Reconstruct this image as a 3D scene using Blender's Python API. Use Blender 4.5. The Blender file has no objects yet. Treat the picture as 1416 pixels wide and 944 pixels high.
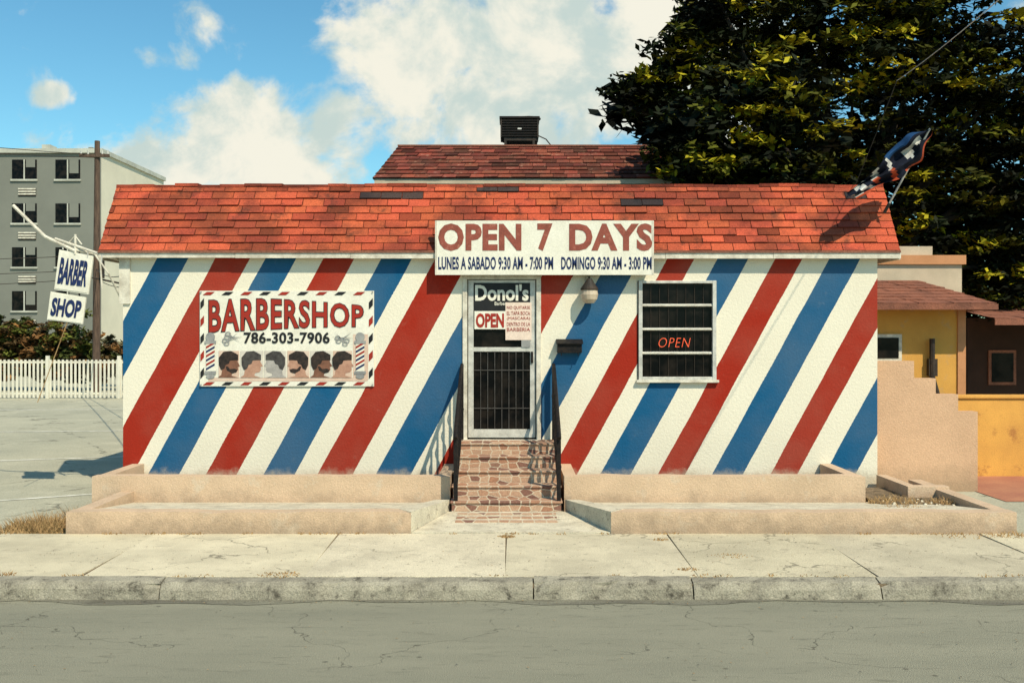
import bpy, math, random
import numpy as np
from mathutils import Vector
random.seed(4); rng=np.random.default_rng(7)
scene=bpy.context.scene
CAMD=13.3; CAMH=2.2; F=1400.0
def at(x,y,d=CAMD):
    "world point for pixel column x and row y, at camera distance d"
    return ((x-708)/F*d, d-CAMD, CAMH+(465-y)/F*d)

# ------------------------------------------------------------ materials
def newmat(name):
    m=bpy.data.materials.new(name); m.use_nodes=True
    nt=m.node_tree; nt.nodes.clear()
    out=nt.nodes.new('ShaderNodeOutputMaterial'); b=nt.nodes.new('ShaderNodeBsdfPrincipled')
    nt.links.new(b.outputs[0],out.inputs[0]); return m,nt,b
def N(nt,t,**k):
    n=nt.nodes.new(t)
    for a,v in k.items(): setattr(n,a,v)
    return n
def math_(nt,op,a,b=None,c=None,clamp=False):
    n=N(nt,'ShaderNodeMath',operation=op); n.use_clamp=clamp
    for i,v in enumerate((a,b,c)):
        if v is None: continue
        if isinstance(v,(int,float)): n.inputs[i].default_value=v
        else: nt.links.new(v,n.inputs[i])
    return n.outputs[0]
def mix(nt,f,a,b,mode='MIX'):
    n=N(nt,'ShaderNodeMix',data_type='RGBA',blend_type=mode)
    for s,v in ((n.inputs[0],f),(n.inputs[6],a),(n.inputs[7],b)):
        if isinstance(v,(int,float)): s.default_value=v
        elif isinstance(v,tuple): s.default_value=(*v[:3],1)
        else: nt.links.new(v,s)
    return n.outputs[2]
def noise(nt,vec,scale,detail=5,rough=.6,dist=0):
    n=N(nt,'ShaderNodeTexNoise'); n.inputs['Scale'].default_value=scale; n.inputs['Detail'].default_value=detail
    n.inputs['Roughness'].default_value=rough; n.inputs['Distortion'].default_value=dist
    nt.links.new(vec,n.inputs['Vector']); return n.outputs['Fac']
def maprange(nt,v,a,b,c,d,smooth=False):
    n=N(nt,'ShaderNodeMapRange'); n.clamp=True
    if smooth: n.interpolation_type='SMOOTHSTEP'
    nt.links.new(v,n.inputs[0])
    for i,x in enumerate((a,b,c,d)): n.inputs[i+1].default_value=x
    return n.outputs[0]
def objc(nt,scale=None):
    tc=N(nt,'ShaderNodeTexCoord').outputs['Object']
    if scale:
        m=N(nt,'ShaderNodeMapping'); m.inputs['Scale'].default_value=scale; nt.links.new(tc,m.inputs[0]); return m.outputs[0]
    return tc
def finish(nt,b,col,rough,vec,fine,fscale,bump,bscale,spec):
    g=noise(nt,vec,fscale,1,.8)
    g=maprange(nt,g,.25,.75,1-fine,1+fine)
    s=N(nt,'ShaderNodeVectorMath',operation='SCALE'); nt.links.new(col,s.inputs[0]); nt.links.new(g,s.inputs['Scale'])
    nt.links.new(s.outputs[0],b.inputs['Base Color'])
    b.inputs['Roughness'].default_value=rough; b.inputs['Specular IOR Level'].default_value=spec
    if bump:
        h=noise(nt,vec,bscale,2,.65)
        bp=N(nt,'ShaderNodeBump'); bp.inputs['Strength'].default_value=bump; bp.inputs['Distance'].default_value=.02
        nt.links.new(h,bp.inputs['Height']); nt.links.new(bp.outputs[0],b.inputs['Normal'])
def mat(name,c1,c2=None,scale=3,rough=.85,fine=.12,fscale=70,bump=.2,bscale=60,spec=.25,
        lo=.38,hi=.65,stretch=None,attr=None,crack=0,crackscale=.6,metal=0,c3=None,s3=12,base=None,spots=0):
    m,nt,b=newmat(name); vec=objc(nt); v1=objc(nt,stretch) if stretch else vec
    c2=c2 or tuple(x*.75 for x in c1)
    f=maprange(nt,noise(nt,v1,scale,5,.62),lo,hi,0,1)
    col=mix(nt,f,c1,c2)
    if c3:
        f3=maprange(nt,noise(nt,v1,s3,5,.72),.56,.68,0,1); col=mix(nt,f3,col,c3)
    if spots:  # gum and oil spots
        vo=N(nt,'ShaderNodeTexVoronoi'); vo.inputs['Scale'].default_value=spots; nt.links.new(vec,vo.inputs['Vector'])
        sm=math_(nt,'MULTIPLY',maprange(nt,vo.outputs['Distance'],.05,.10,.6,0),maprange(nt,noise(nt,vec,1.3,2),.45,.55,0,1))
        col=mix(nt,sm,col,tuple(x*.25 for x in c1))
    if attr:
        a=N(nt,'ShaderNodeAttribute',attribute_name='Col')
        col=mix(nt,1.0,col,a.outputs['Color'],'MULTIPLY')
    if base:  # grime near a given height
        sep=N(nt,'ShaderNodeSeparateXYZ'); nt.links.new(vec,sep.inputs[0])
        h=math_(nt,'ADD',sep.outputs[2],math_(nt,'MULTIPLY',noise(nt,vec,5,5,.7),-.5))
        g=maprange(nt,h,base[0],base[1],1,0,True)
        col=mix(nt,math_(nt,'MULTIPLY',g,.75),col,base[2])
    if crack:
        vv=N(nt,'ShaderNodeVectorMath',operation='ADD'); nz=N(nt,'ShaderNodeTexNoise'); nz.inputs['Scale'].default_value=2.2; nz.inputs['Detail'].default_value=5
        nt.links.new(vec,nz.inputs['Vector']); nt.links.new(vec,vv.inputs[0])
        sc=N(nt,'ShaderNodeVectorMath',operation='SCALE'); sc.inputs['Scale'].default_value=.8; nt.links.new(nz.outputs['Color'],sc.inputs[0]); nt.links.new(sc.outputs[0],vv.inputs[1])
        vo=N(nt,'ShaderNodeTexVoronoi',feature='DISTANCE_TO_EDGE'); vo.inputs['Scale'].default_value=crackscale; nt.links.new(vv.outputs[0],vo.inputs['Vector'])
        cm=maprange(nt,vo.outputs['Distance'],.0,crack,1,0)
        cm=math_(nt,'MULTIPLY',cm,maprange(nt,noise(nt,vec,.9,3),.46,.54,0,1))
        col=mix(nt,math_(nt,'MULTIPLY',cm,.8),col,tuple(x*.2 for x in c1))
    finish(nt,b,col,rough,vec,fine,fscale,bump,bscale,spec)
    b.inputs['Metallic'].default_value=metal
    return m

white_trim=mat('white_trim',(.70,.66,.55),(.46,.42,.34),7,.6,.1)
sign_white=mat('sign_white',(.77,.74,.63),(.68,.65,.54),4,.5,.1,bump=.03)
alu=mat('aluminium_frame',(.62,.60,.54),(.42,.41,.37),8,.5,.1,bump=.05,metal=.2)
dark=mat('dark_interior',(.010,.011,.012),(.02,.02,.02),3,.9)
black=mat('black_iron',(.008,.008,.009),(.022,.016,.013),20,.6,.2,bump=.15,spec=.15)
navy=mat('navy_paint',(.012,.022,.085),(.015,.03,.10),5,.5,.05,bump=.02)
redp=mat('sign_red',(.34,.025,.013),(.28,.028,.016),5,.5,.08,bump=.02)
brownred=mat('sign_faded_red',(.29,.075,.05),(.22,.06,.04),9,.6,.2,bump=.02,c3=(.36,.13,.09),s3=14)
inkblack=mat('ink_black',(.012,.012,.014),(.02,.02,.02),5,.5,.05,bump=.02)
greyp=mat('print_grey',(.33,.33,.31),(.22,.22,.22),9,.5,.05,bump=.02)
tanp=mat('print_tan',(.58,.40,.30),(.66,.52,.42),4,.5,.05,bump=.02)
pale=mat('print_pale',(.62,.57,.49),(.52,.47,.41),8,.5,.05,bump=.02)
skinA=mat('print_skin_light',(.46,.26,.18),(.36,.19,.13),14,.5,.05,bump=.02)
skinB=mat('print_skin_dark',(.22,.10,.062),(.14,.065,.04),14,.5,.05,bump=.02)
skinG=mat('print_skin_grey',(.40,.37,.34),(.30,.28,.26),14,.5,.05,bump=.02)
hairm=mat('print_hair',(.018,.014,.012),(.045,.03,.024),20,.6,.1,bump=.02)
hairg=mat('print_hair_grey',(.07,.065,.06),(.035,.03,.03),20,.6,.1,bump=.02)
peach=mat('peach_masonry',(.60,.435,.295),(.50,.365,.245),1.8,.9,.14,bump=.35,bscale=45,c3=(.56,.45,.33),s3=3,base=(-.14,.16,(.27,.20,.14)))
peach2=mat('stepped_wall_paint',(.61,.385,.24),(.54,.34,.21),1.4,.9,.12,bump=.3,bscale=45,base=(-.1,.3,(.32,.22,.14)))
concrete=mat('sidewalk_concrete',(.62,.55,.395),(.48,.425,.305),1.7,.9,.26,120,.3,50,crack=.008,crackscale=.5,c3=(.42,.37,.27),s3=6,attr=True,spots=5)
kerbm=mat('kerb_concrete',(.34,.31,.235),(.21,.19,.145),4.5,.92,.32,90,.6,30,c3=(.09,.08,.06),s3=9)
terr=mat('terrace_concrete',(.64,.58,.44),(.46,.41,.31),3.5,.9,.24,90,.35,40,c3=(.28,.235,.175),s3=11)
roadm=mat('road_asphalt',(.285,.272,.200),(.235,.228,.168),1.3,.9,.5,150,.6,110,stretch=(.25,1.2,1),crack=.004,crackscale=.45,c3=(.19,.183,.135),s3=14,spots=4)
lotm=mat('parking_lot_surface',(.44,.42,.31),(.35,.34,.255),.45,.9,.25,60,.3,60,crack=.012,crackscale=.3,c3=(.50,.475,.355),s3=1.2)
groundm=mat('ground_soil',(.20,.18,.12),(.12,.12,.07),.3,.95)
soil=mat('planter_soil',(.22,.16,.10),(.10,.075,.045),9,.95,.4,80,.8,30)
linep=mat('worn_line_paint',(.72,.70,.60),(.46,.45,.36),5,.8,.15)
tileg=mat('red_patio',(.42,.19,.11),(.34,.14,.09),2,.9)
shing=mat('red_shingles',(.50,.095,.042),(.27,.055,.028),1.3,.9,.42,90,.6,90,attr=True,lo=.43,hi=.56,c3=(.16,.042,.024),s3=4)
shing_old=mat('weathered_shingles',(.22,.050,.030),(.13,.045,.030),2.2,.92,.4,90,.6,90,attr=True,c3=(.30,.15,.10),s3=9)
tar=mat('roof_tar',(.06,.055,.05),(.03,.03,.03),4,.95)
beige=mat('beige_stucco',(.55,.45,.33),(.45,.37,.27),1.5,.9)
yellow=mat('yellow_stucco',(.62,.33,.075),(.50,.26,.06),1.1,.9,.12,base=(.0,.5,(.36,.22,.08)),c3=(.50,.30,.12),s3=4)
yellow2=mat('garden_wall_yellow',(.70,.37,.085),(.55,.28,.07),1.3,.9,.12,c3=(.42,.19,.055),s3=3)
brownshade=mat('shaded_brown_stucco',(.050,.024,.017),(.035,.018,.013),1.5,.9)  # tree shadow over this wall is painted in as a darker brown
brownroof=mat('brown_shingles',(.28,.11,.068),(.18,.075,.05),2.5,.92,.3,40,.5,40)
orangeb=mat('orange_band',(.52,.25,.12),(.42,.2,.09),2,.9)
aptshadegrey=mat('apartment_shade_grey',(.20,.205,.175),(.17,.175,.15),.3,.9,.06,30,base=(.3,3,(.15,.15,.13)))  # shaded look of the front painted in as grey, against the cream side
aptcream=mat('apartment_cream',(.70,.64,.50),(.6,.55,.43),.3,.9,.06,30)
aptwhite=mat('apartment_trim',(.50,.50,.43),None,1,.8)
wood=mat('pole_wood',(.13,.085,.06),(.06,.04,.03),8,.9,.3,stretch=(3,3,.3))
fencew=mat('fence_white',(.72,.69,.57),(.60,.57,.47),2,.6)
bark=mat('tree_bark',(.04,.03,.022),(.02,.016,.012),9,.95,.3,bump=.8,bscale=20)
def leafmat():
    m,nt,b=newmat('foliage'); a=N(nt,'ShaderNodeAttribute',attribute_name='Col'); nt.links.new(a.outputs['Color'],b.inputs['Base Color'])
    b.inputs['Roughness'].default_value=.7; b.inputs['Specular IOR Level'].default_value=.12; return m
leafm=leafmat()
drym=mat('dry_grass_blades',(.42,.27,.12),(.24,.14,.06),6,.9,bump=0)
acm=mat('ac_dark_metal',(.022,.019,.016),(.05,.034,.024),8,.6,.2)
lampglass=mat('lamp_globe',(.55,.45,.33),(.45,.35,.25),10,.3,.05,bump=0,spec=.5)
paper=mat('notice_paper',(.74,.60,.50),(.68,.54,.45),8,.7,bump=0)
flagnavy=mat('flag_navy',(.007,.009,.016),(.012,.016,.03),5,.9,spec=.1); flagwhite=mat('flag_white',(.62,.61,.56),None,5,.9,spec=.1)
flagblue=mat('flag_blue',(.015,.055,.14),None,5,.9,spec=.1); flagor=mat('flag_orange',(.45,.08,.035),None,5,.9,spec=.1)

def glassmat():
    m,nt,b=newmat('dark_glass'); vec=objc(nt)
    f=maprange(nt,noise(nt,vec,3.5,4),.42,.62,0,1); col=mix(nt,f,(.003,.0035,.004),(.016,.013,.011))
    nt.links.new(col,b.inputs['Base Color']); b.inputs['Roughness'].default_value=.15; b.inputs['Specular IOR Level'].default_value=.10; return m
glass=glassmat()
def neonmat():
    m,nt,b=newmat('neon_tube'); b.inputs['Base Color'].default_value=(.5,.05,.02,1)
    b.inputs['Emission Color'].default_value=(1,.15,.04,1); b.inputs['Emission Strength'].default_value=.7; return m
neon=neonmat()
def stripewall():
    m,nt,b=newmat('striped_stucco'); vec=objc(nt)
    sep=N(nt,'ShaderNodeSeparateXYZ'); nt.links.new(vec,sep.inputs[0])
    u=math_(nt,'SUBTRACT',sep.outputs[0],math_(nt,'MULTIPLY',math_(nt,'SUBTRACT',sep.outputs[2],.4235),.545))
    u=math_(nt,'ADD',u,math_(nt,'MULTIPLY',math_(nt,'SUBTRACT',noise(nt,vec,1.1,2),.5),.035))
    u=math_(nt,'ADD',u,math_(nt,'MULTIPLY',math_(nt,'SUBTRACT',noise(nt,vec,40,2),.5),.014))
    t=math_(nt,'DIVIDE',math_(nt,'ADD',u,7.0),13.0)
    r=N(nt,'ShaderNodeValToRGB'); nt.links.new(t,r.inputs[0]); cr=r.color_ramp; cr.interpolation='CONSTANT'
    W=(.75,.70,.565,1);B=(.010,.092,.205,1);R=(.31,.024,.012,1)
    st=[(52,97,B),(135,180,R),(205,249,B),(284,329,R),(364,409,B),(441,485,R),(520,565,B),(598,641,R),(678,721,B),
        (757,798,R),(831,872,B),(907,948,R),(985,1026,B),(1062,1103,R),(1140,1180,B)]
    cr.elements[0].position=0; cr.elements[0].color=W
    cr.elements.remove(cr.elements[1])
    for a,c,k in st:
        for p,col in ((a,k),(c,W)):
            e=cr.elements.new(((p-708)/105.26+7)/13); e.color=col
    col=r.outputs[0]
    ch=maprange(nt,noise(nt,vec,6,6,.75),.60,.74,0,.10); col=mix(nt,ch,col,(.52,.46,.35))
    big=maprange(nt,noise(nt,vec,.9,4,.6),.40,.65,0,.10); col=mix(nt,big,col,(.34,.30,.22))
    h=math_(nt,'ADD',sep.outputs[2],math_(nt,'MULTIPLY',noise(nt,vec,6,5,.7),-.30))
    g=maprange(nt,h,.18,.34,.7,0,True); col=mix(nt,g,col,(.48,.41,.30))
    finish(nt,b,col,.9,vec,.14,90,.28,30,.1)
    return m
striped=stripewall()
def stonetile():
    m,nt,b=newmat('stone_tile'); tc=N(nt,'ShaderNodeTexCoord').outputs['Object']
    sep=N(nt,'ShaderNodeSeparateXYZ'); nt.links.new(tc,sep.inputs[0])
    cx=N(nt,'ShaderNodeCombineXYZ'); nt.links.new(math_(nt,'MULTIPLY',sep.outputs[0],8),cx.inputs[0])
    nt.links.new(math_(nt,'MULTIPLY',math_(nt,'ADD',sep.outputs[2],math_(nt,'MULTIPLY',sep.outputs[1],.3)),14),cx.inputs[1])
    kw=dict(voronoi_dimensions='2D')
    v=N(nt,'ShaderNodeTexVoronoi',feature='DISTANCE_TO_EDGE',**kw); v.inputs['Scale'].default_value=1; v.inputs['Randomness'].default_value=.6; nt.links.new(cx.outputs[0],v.inputs['Vector'])
    v2=N(nt,'ShaderNodeTexVoronoi',**kw); v2.inputs['Scale'].default_value=1; v2.inputs['Randomness'].default_value=.6; nt.links.new(cx.outputs[0],v2.inputs['Vector'])
    hs=N(nt,'ShaderNodeSeparateColor'); nt.links.new(v2.outputs['Color'],hs.inputs[0])
    c=mix(nt,hs.outputs[0],(.36,.18,.11),(.50,.34,.23)); c=mix(nt,maprange(nt,hs.outputs[1],.7,.8,0,1),c,(.22,.11,.08))
    c=mix(nt,maprange(nt,v.outputs['Distance'],.03,.08,1,0),c,(.55,.46,.34))
    finish(nt,b,c,.75,tc,.2,60,.3,40,.2); return m
stone=stonetile()

# ------------------------------------------------------------ mesh builder
class MB:
    def __init__(s): s.v=[];s.f=[];s.m=[];s.c=[];s.mats=[]
    def mi(s,m):
        if m not in s.mats: s.mats.append(m)
        return s.mats.index(m)
    def face(s,pts,m,c=(1,1,1)):
        n=len(s.v); s.v+=[tuple(p) for p in pts]; s.f.append(tuple(range(n,n+len(pts)))); s.m.append(s.mi(m)); s.c.append(c)
    def hull(s,p,m,c=(1,1,1)):   # 8 pts: bottom 4 ccw, top 4
        n=len(s.v); s.v+=[tuple(q) for q in p]
        for f in ((3,2,1,0),(4,5,6,7),(0,1,5,4),(1,2,6,5),(2,3,7,6),(3,0,4,7)):
            s.f.append(tuple(n+i for i in f)); s.m.append(s.mi(m)); s.c.append(c)
    def box(s,x0,x1,y0,y1,z0,z1,m,c=(1,1,1)):
        s.hull([(x0,y0,z0),(x1,y0,z0),(x1,y1,z0),(x0,y1,z0),(x0,y0,z1),(x1,y0,z1),(x1,y1,z1),(x0,y1,z1)],m,c)
    def tube(s,pts,rad,m,n=8,c=(1,1,1)):
        if not hasattr(rad,'__len__'): rad=[rad]*len(pts)
        pts=[Vector(p) for p in pts]; base=len(s.v); k=s.mi(m)
        for i,p in enumerate(pts):
            t=(pts[min(i+1,len(pts)-1)]-pts[max(i-1,0)]).normalized()
            a=t.cross(Vector((0,0,1)) if abs(t.z)<.9 else Vector((1,0,0))).normalized(); b=t.cross(a)
            for j in range(n):
                an=2*math.pi*j/n; s.v.append(tuple(p+(a*math.cos(an)+b*math.sin(an))*rad[i]))
        for i in range(len(pts)-1):
            for j in range(n):
                s.f.append((base+i*n+j,base+i*n+(j+1)%n,base+(i+1)*n+(j+1)%n,base+(i+1)*n+j)); s.m.append(k); s.c.append(c)
        s.f.append(tuple(base+j for j in range(n))[::-1]); s.m.append(k); s.c.append(c)
        e=base+(len(pts)-1)*n; s.f.append(tuple(e+j for j in range(n))); s.m.append(k); s.c.append(c)
    def poly(s,pts,y,m):  # flat print facing -y, pts (x,z)
        s.face([(p[0],y,p[1]) for p in pts],m)
    def obj(s,name,parent=None,bevel=0,smooth=False):
        me=bpy.data.meshes.new(name); me.from_pydata(s.v,[],s.f)
        for m in s.mats: me.materials.append(m)
        me.polygons.foreach_set('material_index',s.m)
        a=me.attributes.new('Col','FLOAT_COLOR','CORNER'); buf=[]
        for f,c in zip(s.f,s.c): buf+= [c[0],c[1],c[2],1]*len(f)
        a.data.foreach_set('color',buf)
        if smooth: me.polygons.foreach_set('use_smooth',[True]*len(s.f))
        me.update()
        o=bpy.data.objects.new(name,me); scene.collection.objects.link(o)
        if parent: o.parent=parent
        if bevel:
            b=o.modifiers.new('bevel','BEVEL'); b.width=bevel; b.segments=2; b.limit_method='ANGLE'
        return o
def root(name):
    e=bpy.data.objects.new(name,None); scene.collection.objects.link(e); return e
def text(name,s,BL,BR,TR,TL,m,parent,off=.02,warp=None,shear=0,space=1.0):
    cu=bpy.data.curves.new(name,'FONT'); cu.body=s; cu.offset=off; cu.shear=shear; cu.resolution_u=3; cu.space_character=space
    o=bpy.data.objects.new('tmp',cu); scene.collection.objects.link(o); bpy.context.view_layer.update()
    me=bpy.data.meshes.new_from_object(o.evaluated_get(bpy.context.evaluated_depsgraph_get()))
    bpy.data.objects.remove(o)
    co=np.empty(len(me.vertices)*3); me.vertices.foreach_get('co',co); co=co.reshape(-1,3)
    mn=co.min(0); mx=co.max(0); u=(co[:,0]-mn[0])/(mx[0]-mn[0]); v=(co[:,1]-mn[1])/(mx[1]-mn[1])
    if warp: v=warp(u,v)
    BL,BR,TR,TL=[np.array(p,float) for p in (BL,BR,TR,TL)]
    u=u[:,None];v=v[:,None]
    p=BL*(1-u)*(1-v)+BR*u*(1-v)+TR*u*v+TL*(1-u)*v
    me.vertices.foreach_set('co',p.ravel()); me.update(); me.materials.clear(); me.materials.append(m)
    ob=bpy.data.objects.new(name,me); scene.collection.objects.link(ob); ob.parent=parent; return ob
def trect(name,s,x0,x1,z0,z1,y,m,parent,off=.02,warp=None,shear=0,space=1.0):
    return text(name,s,(x0,y,z0),(x1,y,z0),(x1,y,z1),(x0,y,z1),m,parent,off,warp,shear,space)
def wx(p,d=CAMD): return (p-708)/F*d
def wz(p,d=CAMD): return CAMH+(465-p)/F*d

def shingles(b,BL,BR,TL,TR,rows,tabw,m,lift=.02,darks=(),vary=.22):
    BL,BR,TL,TR=[Vector(p) for p in (BL,BR,TL,TR)]
    nrm=(BR-BL).cross(TL-BL).normalized()
    b.face([BL,BR,TR,TL],m,(.25,.25,.25))
    for r in range(rows):
        t0=r/rows; t1=min(1,(r+1.12)/rows)
        L0=BL.lerp(TL,t0);R0=BR.lerp(TR,t0);L1=BL.lerp(TL,t1);R1=BR.lerp(TR,t1)
        W=(R0-L0).length; n=int(W/tabw)+1; off=(r%3)*.37%1+random.uniform(-.06,.06)
        k=-off
        while k<n+1:
            a=max(0,k*tabw/W); c=min(1,((k+1)*tabw-.009)/W)
            if c-a>.004:
                x=L0.lerp(R0,(a+c)/2); g=1+random.uniform(-vary,vary*.7); col=(g,g*random.uniform(.88,1.12),g)
                if random.random()<.05: col=tuple(q*.55 for q in col)
                for (dx,dz0,dz1,hw) in darks:
                    if abs(x.x-dx)<hw and dz0<=r<dz1: col=(.13,.45,.9)
                jl=random.uniform(.6,1.4); dz=random.uniform(-.006,.006)
                up=(L1-L0).normalized()*dz
                p0=L0.lerp(R0,a)+up;p1=L0.lerp(R0,c)+up;p2=L1.lerp(R1,c);p3=L1.lerp(R1,a)
                h=nrm*lift*jl; h2=nrm*.003
                b.face([p0+h,p1+h*random.uniform(.85,1.2),p2+h2,p3+h2],m,col)
                b.face([p0+nrm*.001,p1+nrm*.001,p1+h,p0+h],m,tuple(q*.6 for q in col))
            k+=1

# ------------------------------------------------------------ ground, road, pavement
b=MB(); b.face([(-400,-400,-.03),(400,-400,-.03),(400,400,-.03),(-400,400,-.03)],groundm); b.obj('ground')
b=MB(); b.face([(-80,-26,0),(80,-26,0),(80,-4.8,0),(-80,-4.8,0)],roadm); b.obj('road')
b=MB(); b.box(-80,60,-2.75,75,-.02,.125,lotm); lot=b.obj('parking_lot')
b=MB()
def strip(p,q,w):
    p=Vector((*p,.13));q=Vector((*q,.13)); n=(q-p).normalized().cross(Vector((0,0,1)))*w
    b.face([p+n,p-n,q-n,q+n][::-1],linep)
strip((-14,1.9),(-5.3,4.6),.06)
strip((-16,8.2),(-6.0,9.2),.07); strip((-20,15),(-8,15.6),.08); strip((-9.5,-2.2),(-5.2,.2),.05)
o=b.obj('painted_lines',lot)
gut=mat('gutter_grime',(.22,.21,.155),(.14,.13,.10),3,.95,.4,120,.4,80,stretch=(.3,1,1),c3=(.08,.072,.052),s3=8)
b=MB(); jx=[-20,-17.9,-15.7,-13.6,-11.5,-9.4,-7.4,-5.45,-3.7,-1.79,-.06,1.6,3.13,4.85,6.6,8.4,10.2,12.1,14,16,18,20]
for a,c in zip(jx[:-1],jx[1:]):
    g=random.uniform(.86,1.08); sk=random.uniform(-.03,.03); dz=random.uniform(-.004,.004)
    b.hull([(a+.004+sk,-4.64,0),(c-.004+sk,-4.64,0),(c-.004-sk,-2.77,0),(a+.004-sk,-2.77,0),
            (a+.004+sk,-4.64,.15+dz),(c-.004+sk,-4.64,.15+dz),(c-.004-sk,-2.77,.15+dz),(a+.004-sk,-2.77,.15+dz)],concrete,(g,g,g*random.uniform(.97,1.02)))
b.box(-20,20,-4.63,-2.78,-.01,.138,soil)
b.obj('sidewalk',bevel=.004)
b=MB(); kx=[-20,-16.5,-13,-9.6,-6.2,-2.95,.18,1.52,3.1,6.3,9.5,12.8,16,20]
for a,c in zip(kx[:-1],kx[1:]):
    dz=random.uniform(-.008,.008); dy=random.uniform(-.012,.012)
    n=max(2,int((c-a)/.12)); 
    prof=[(-4.845,-.01),(-4.835,.085),(-4.815,.122),(-4.78,.146),(-4.655,.154)]
    cols=[]
    for i in range(n+1):
        x=a+.006+(c-a-.012)*i/n
        chip=random.uniform(.0,.03) if random.random()<.22 else 0
        if i in (0,n): chip=random.uniform(.01,.04)
        cols.append([(x,py+dy+random.uniform(-.006,.006)+(chip if q in(1,2) else 0),pz+dz*(pz>.05)+random.uniform(-.004,.004)-(chip*.6 if q in(2,3) else 0)) for q,(py,pz) in enumerate(prof)]+[(x,-4.655,-.01)])
    for i in range(n):
        for j in range(5): b.face([cols[i][j],cols[i+1][j],cols[i+1][j+1],cols[i][j+1]],kerbm)
    b.face(cols[0][::-1],kerbm); b.face(cols[n],kerbm)
b.box(-20,20,-4.78,-4.66,-.01,.12,soil)
b.obj('kerb')
b=MB(); x=-20
top_=[];bot_=[]
while x<=20: top_.append((x,-4.8,.004)); bot_.append((x,-4.93-.05*math.sin(x*1.7)-.04*math.sin(x*5.1)-random.uniform(0,.03),.004)); x+=.15
for i in range(len(top_)-1): b.face([bot_[i],bot_[i+1],top_[i+1],top_[i]],gut)
b.obj('gutter')

# ------------------------------------------------------------ barber shop
shop=root('barber_shop_building')
XL,XR=-5.11,4.80; DX0,DX1,DZ0,DZ1=-.648,.38,.85,3.0; WX0,WX1,WZ0,WZ1=1.66,2.68,1.63,2.93
b=MB(); T=.2; top=3.32
for x0,x1,z0,z1 in ((XL,DX0,.1,top),(DX0,DX1,.1,DZ0),(DX0,DX1,DZ1,top),(DX1,WX0,.1,top),(WX0,WX1,.1,WZ0),(WX0,WX1,WZ1,top),(WX1,XR,.1,top)):
    b.box(x0,x1,0,T,z0,z1,striped)
b.obj('front_wall',shop)
b=MB(); b.box(XL,XL+.2,T,9,.1,top,peach2); b.box(XR-.2,XR,T,9,.1,top,peach2); b.box(XL+.2,XR-.2,8.8,9,.1,top,peach2)
b.box(XL+.05,XR-.05,.7,9,3.33,4.05,tar)
b.box(XL+.2,XR-.2,.3,.32,.1,top,dark)
b.obj('side_walls',shop)
B0=(-.12,3.31); T0=(.5,4.26); RL,RR=-5.38,5.05
b=MB(); shingles(b,(RL,B0[0],B0[1]),(RR,B0[0],B0[1]),(RL,T0[0],T0[1]),(RR,T0[0],T0[1]),9,.285,shing,.022,
   darks=((-1.65,7,8,.34),(-.35,7.5,9,.2),(1.75,6,7,.2),(4.7,7,8,.12),(-.2,8,9,.25)))
b.face([(RL,B0[0],B0[1]),(RL,T0[0],T0[1]),(RL,.62,4.24),(RL,.62,3.31)],shing,(.5,.5,.5))
b.face([(RR,B0[0],B0[1]),(RR,.62,3.31),(RR,.62,4.24),(RR,T0[0],T0[1])],shing,(.6,.6,.6))
x=RL
while x<RR:      # ridge caps, uneven
    w=random.uniform(.22,.34); z=T0[1]+random.uniform(-.010,.016); g=random.uniform(.35,.9)
    x1=min(x+w,RR)
    b.hull([(x,.46,z-.035),(x1-.005,.46,z-.035),(x1-.005,.64,z-.02),(x,.64,z-.02),(x,.47,z+.008),(x1-.005,.47,z+.008),(x1-.005,.64,z+.015),(x,.64,z+.015)],shing,(g,g*.95,g)); x=x1
b.box(RL+.01,RR-.01,.60,.68,3.31,4.22,tar)
b.obj('mansard_roof',shop)
b=MB(); x=RL-.01
for i,x1 in enumerate((-3.6,-2.1,.4,2.0,3.4,RR+.01)):
    dz=random.uniform(-.012,.008); b.box(x,x1-.004,-.135-.003*(i%3),-.105,3.215+dz,3.30+dz,white_trim); x=x1
b.box(RL,RR,-.104,.0,3.25,3.30,white_trim)
b.box(RL-.012,RL+.02,-.10,.7,3.2,3.3,white_trim); b.box(RR-.02,RR+.012,-.10,.7,3.2,3.3,white_trim)
b.box(RL,RR,-.155,-.145,3.285,3.315,brownroof)
b.obj('fascia_board',shop)
# door
b=MB()
fr=.06
b.box(DX0,DX0+fr,-.02,.14,DZ0,DZ1,white_trim); b.box(DX1-fr,DX1,-.02,.14,DZ0,DZ1,white_trim); b.box(DX0+fr,DX1-fr,-.02,.14,DZ1-.05,DZ1,white_trim)
lx0,lx1=DX0+fr+.012,DX1-fr-.012
b.box(lx0,lx0+.07,.02,.06,DZ0+.02,DZ1-.06,alu); b.box(lx1-.07,lx1,.02,.06,DZ0+.02,DZ1-.06,alu)
b.box(lx0+.07,lx1-.07,.02,.06,DZ1-.12,DZ1-.06,alu); b.box(lx0+.07,lx1-.07,.02,.06,DZ0+.02,DZ0+.13,alu)
b.box(lx0+.07,lx1-.07,.022,.058,wz(486),wz(480),alu)
b.face([(lx0+.07,.045,DZ0+.13),(lx1-.07,.045,DZ0+.13),(lx1-.07,.045,DZ1-.12),(lx0+.07,.045,DZ1-.12)],glass)
b.box(DX0,DX1,-.10,.18,DZ0-.03,DZ0,white_trim)
grille=mat('security_grille',(.075,.07,.065),(.04,.035,.03),9,.6,.1,bump=0)
for i in range(1,8):
    x=lx0+.07+(lx1-lx0-.14)*i/8; b.box(x-.005,x+.005,.028,.040,DZ0+.13,wz(487),grille)
for z in (1.25,1.75): b.box(lx0+.07,lx1-.07,.024,.0275,z,z+.012,grille)
b.box(lx1-.06,lx1-.03,-.0,.02,1.85,2.0,black)
b.obj('entrance_door',shop,bevel=.004)
b=MB(); y=.015
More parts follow.
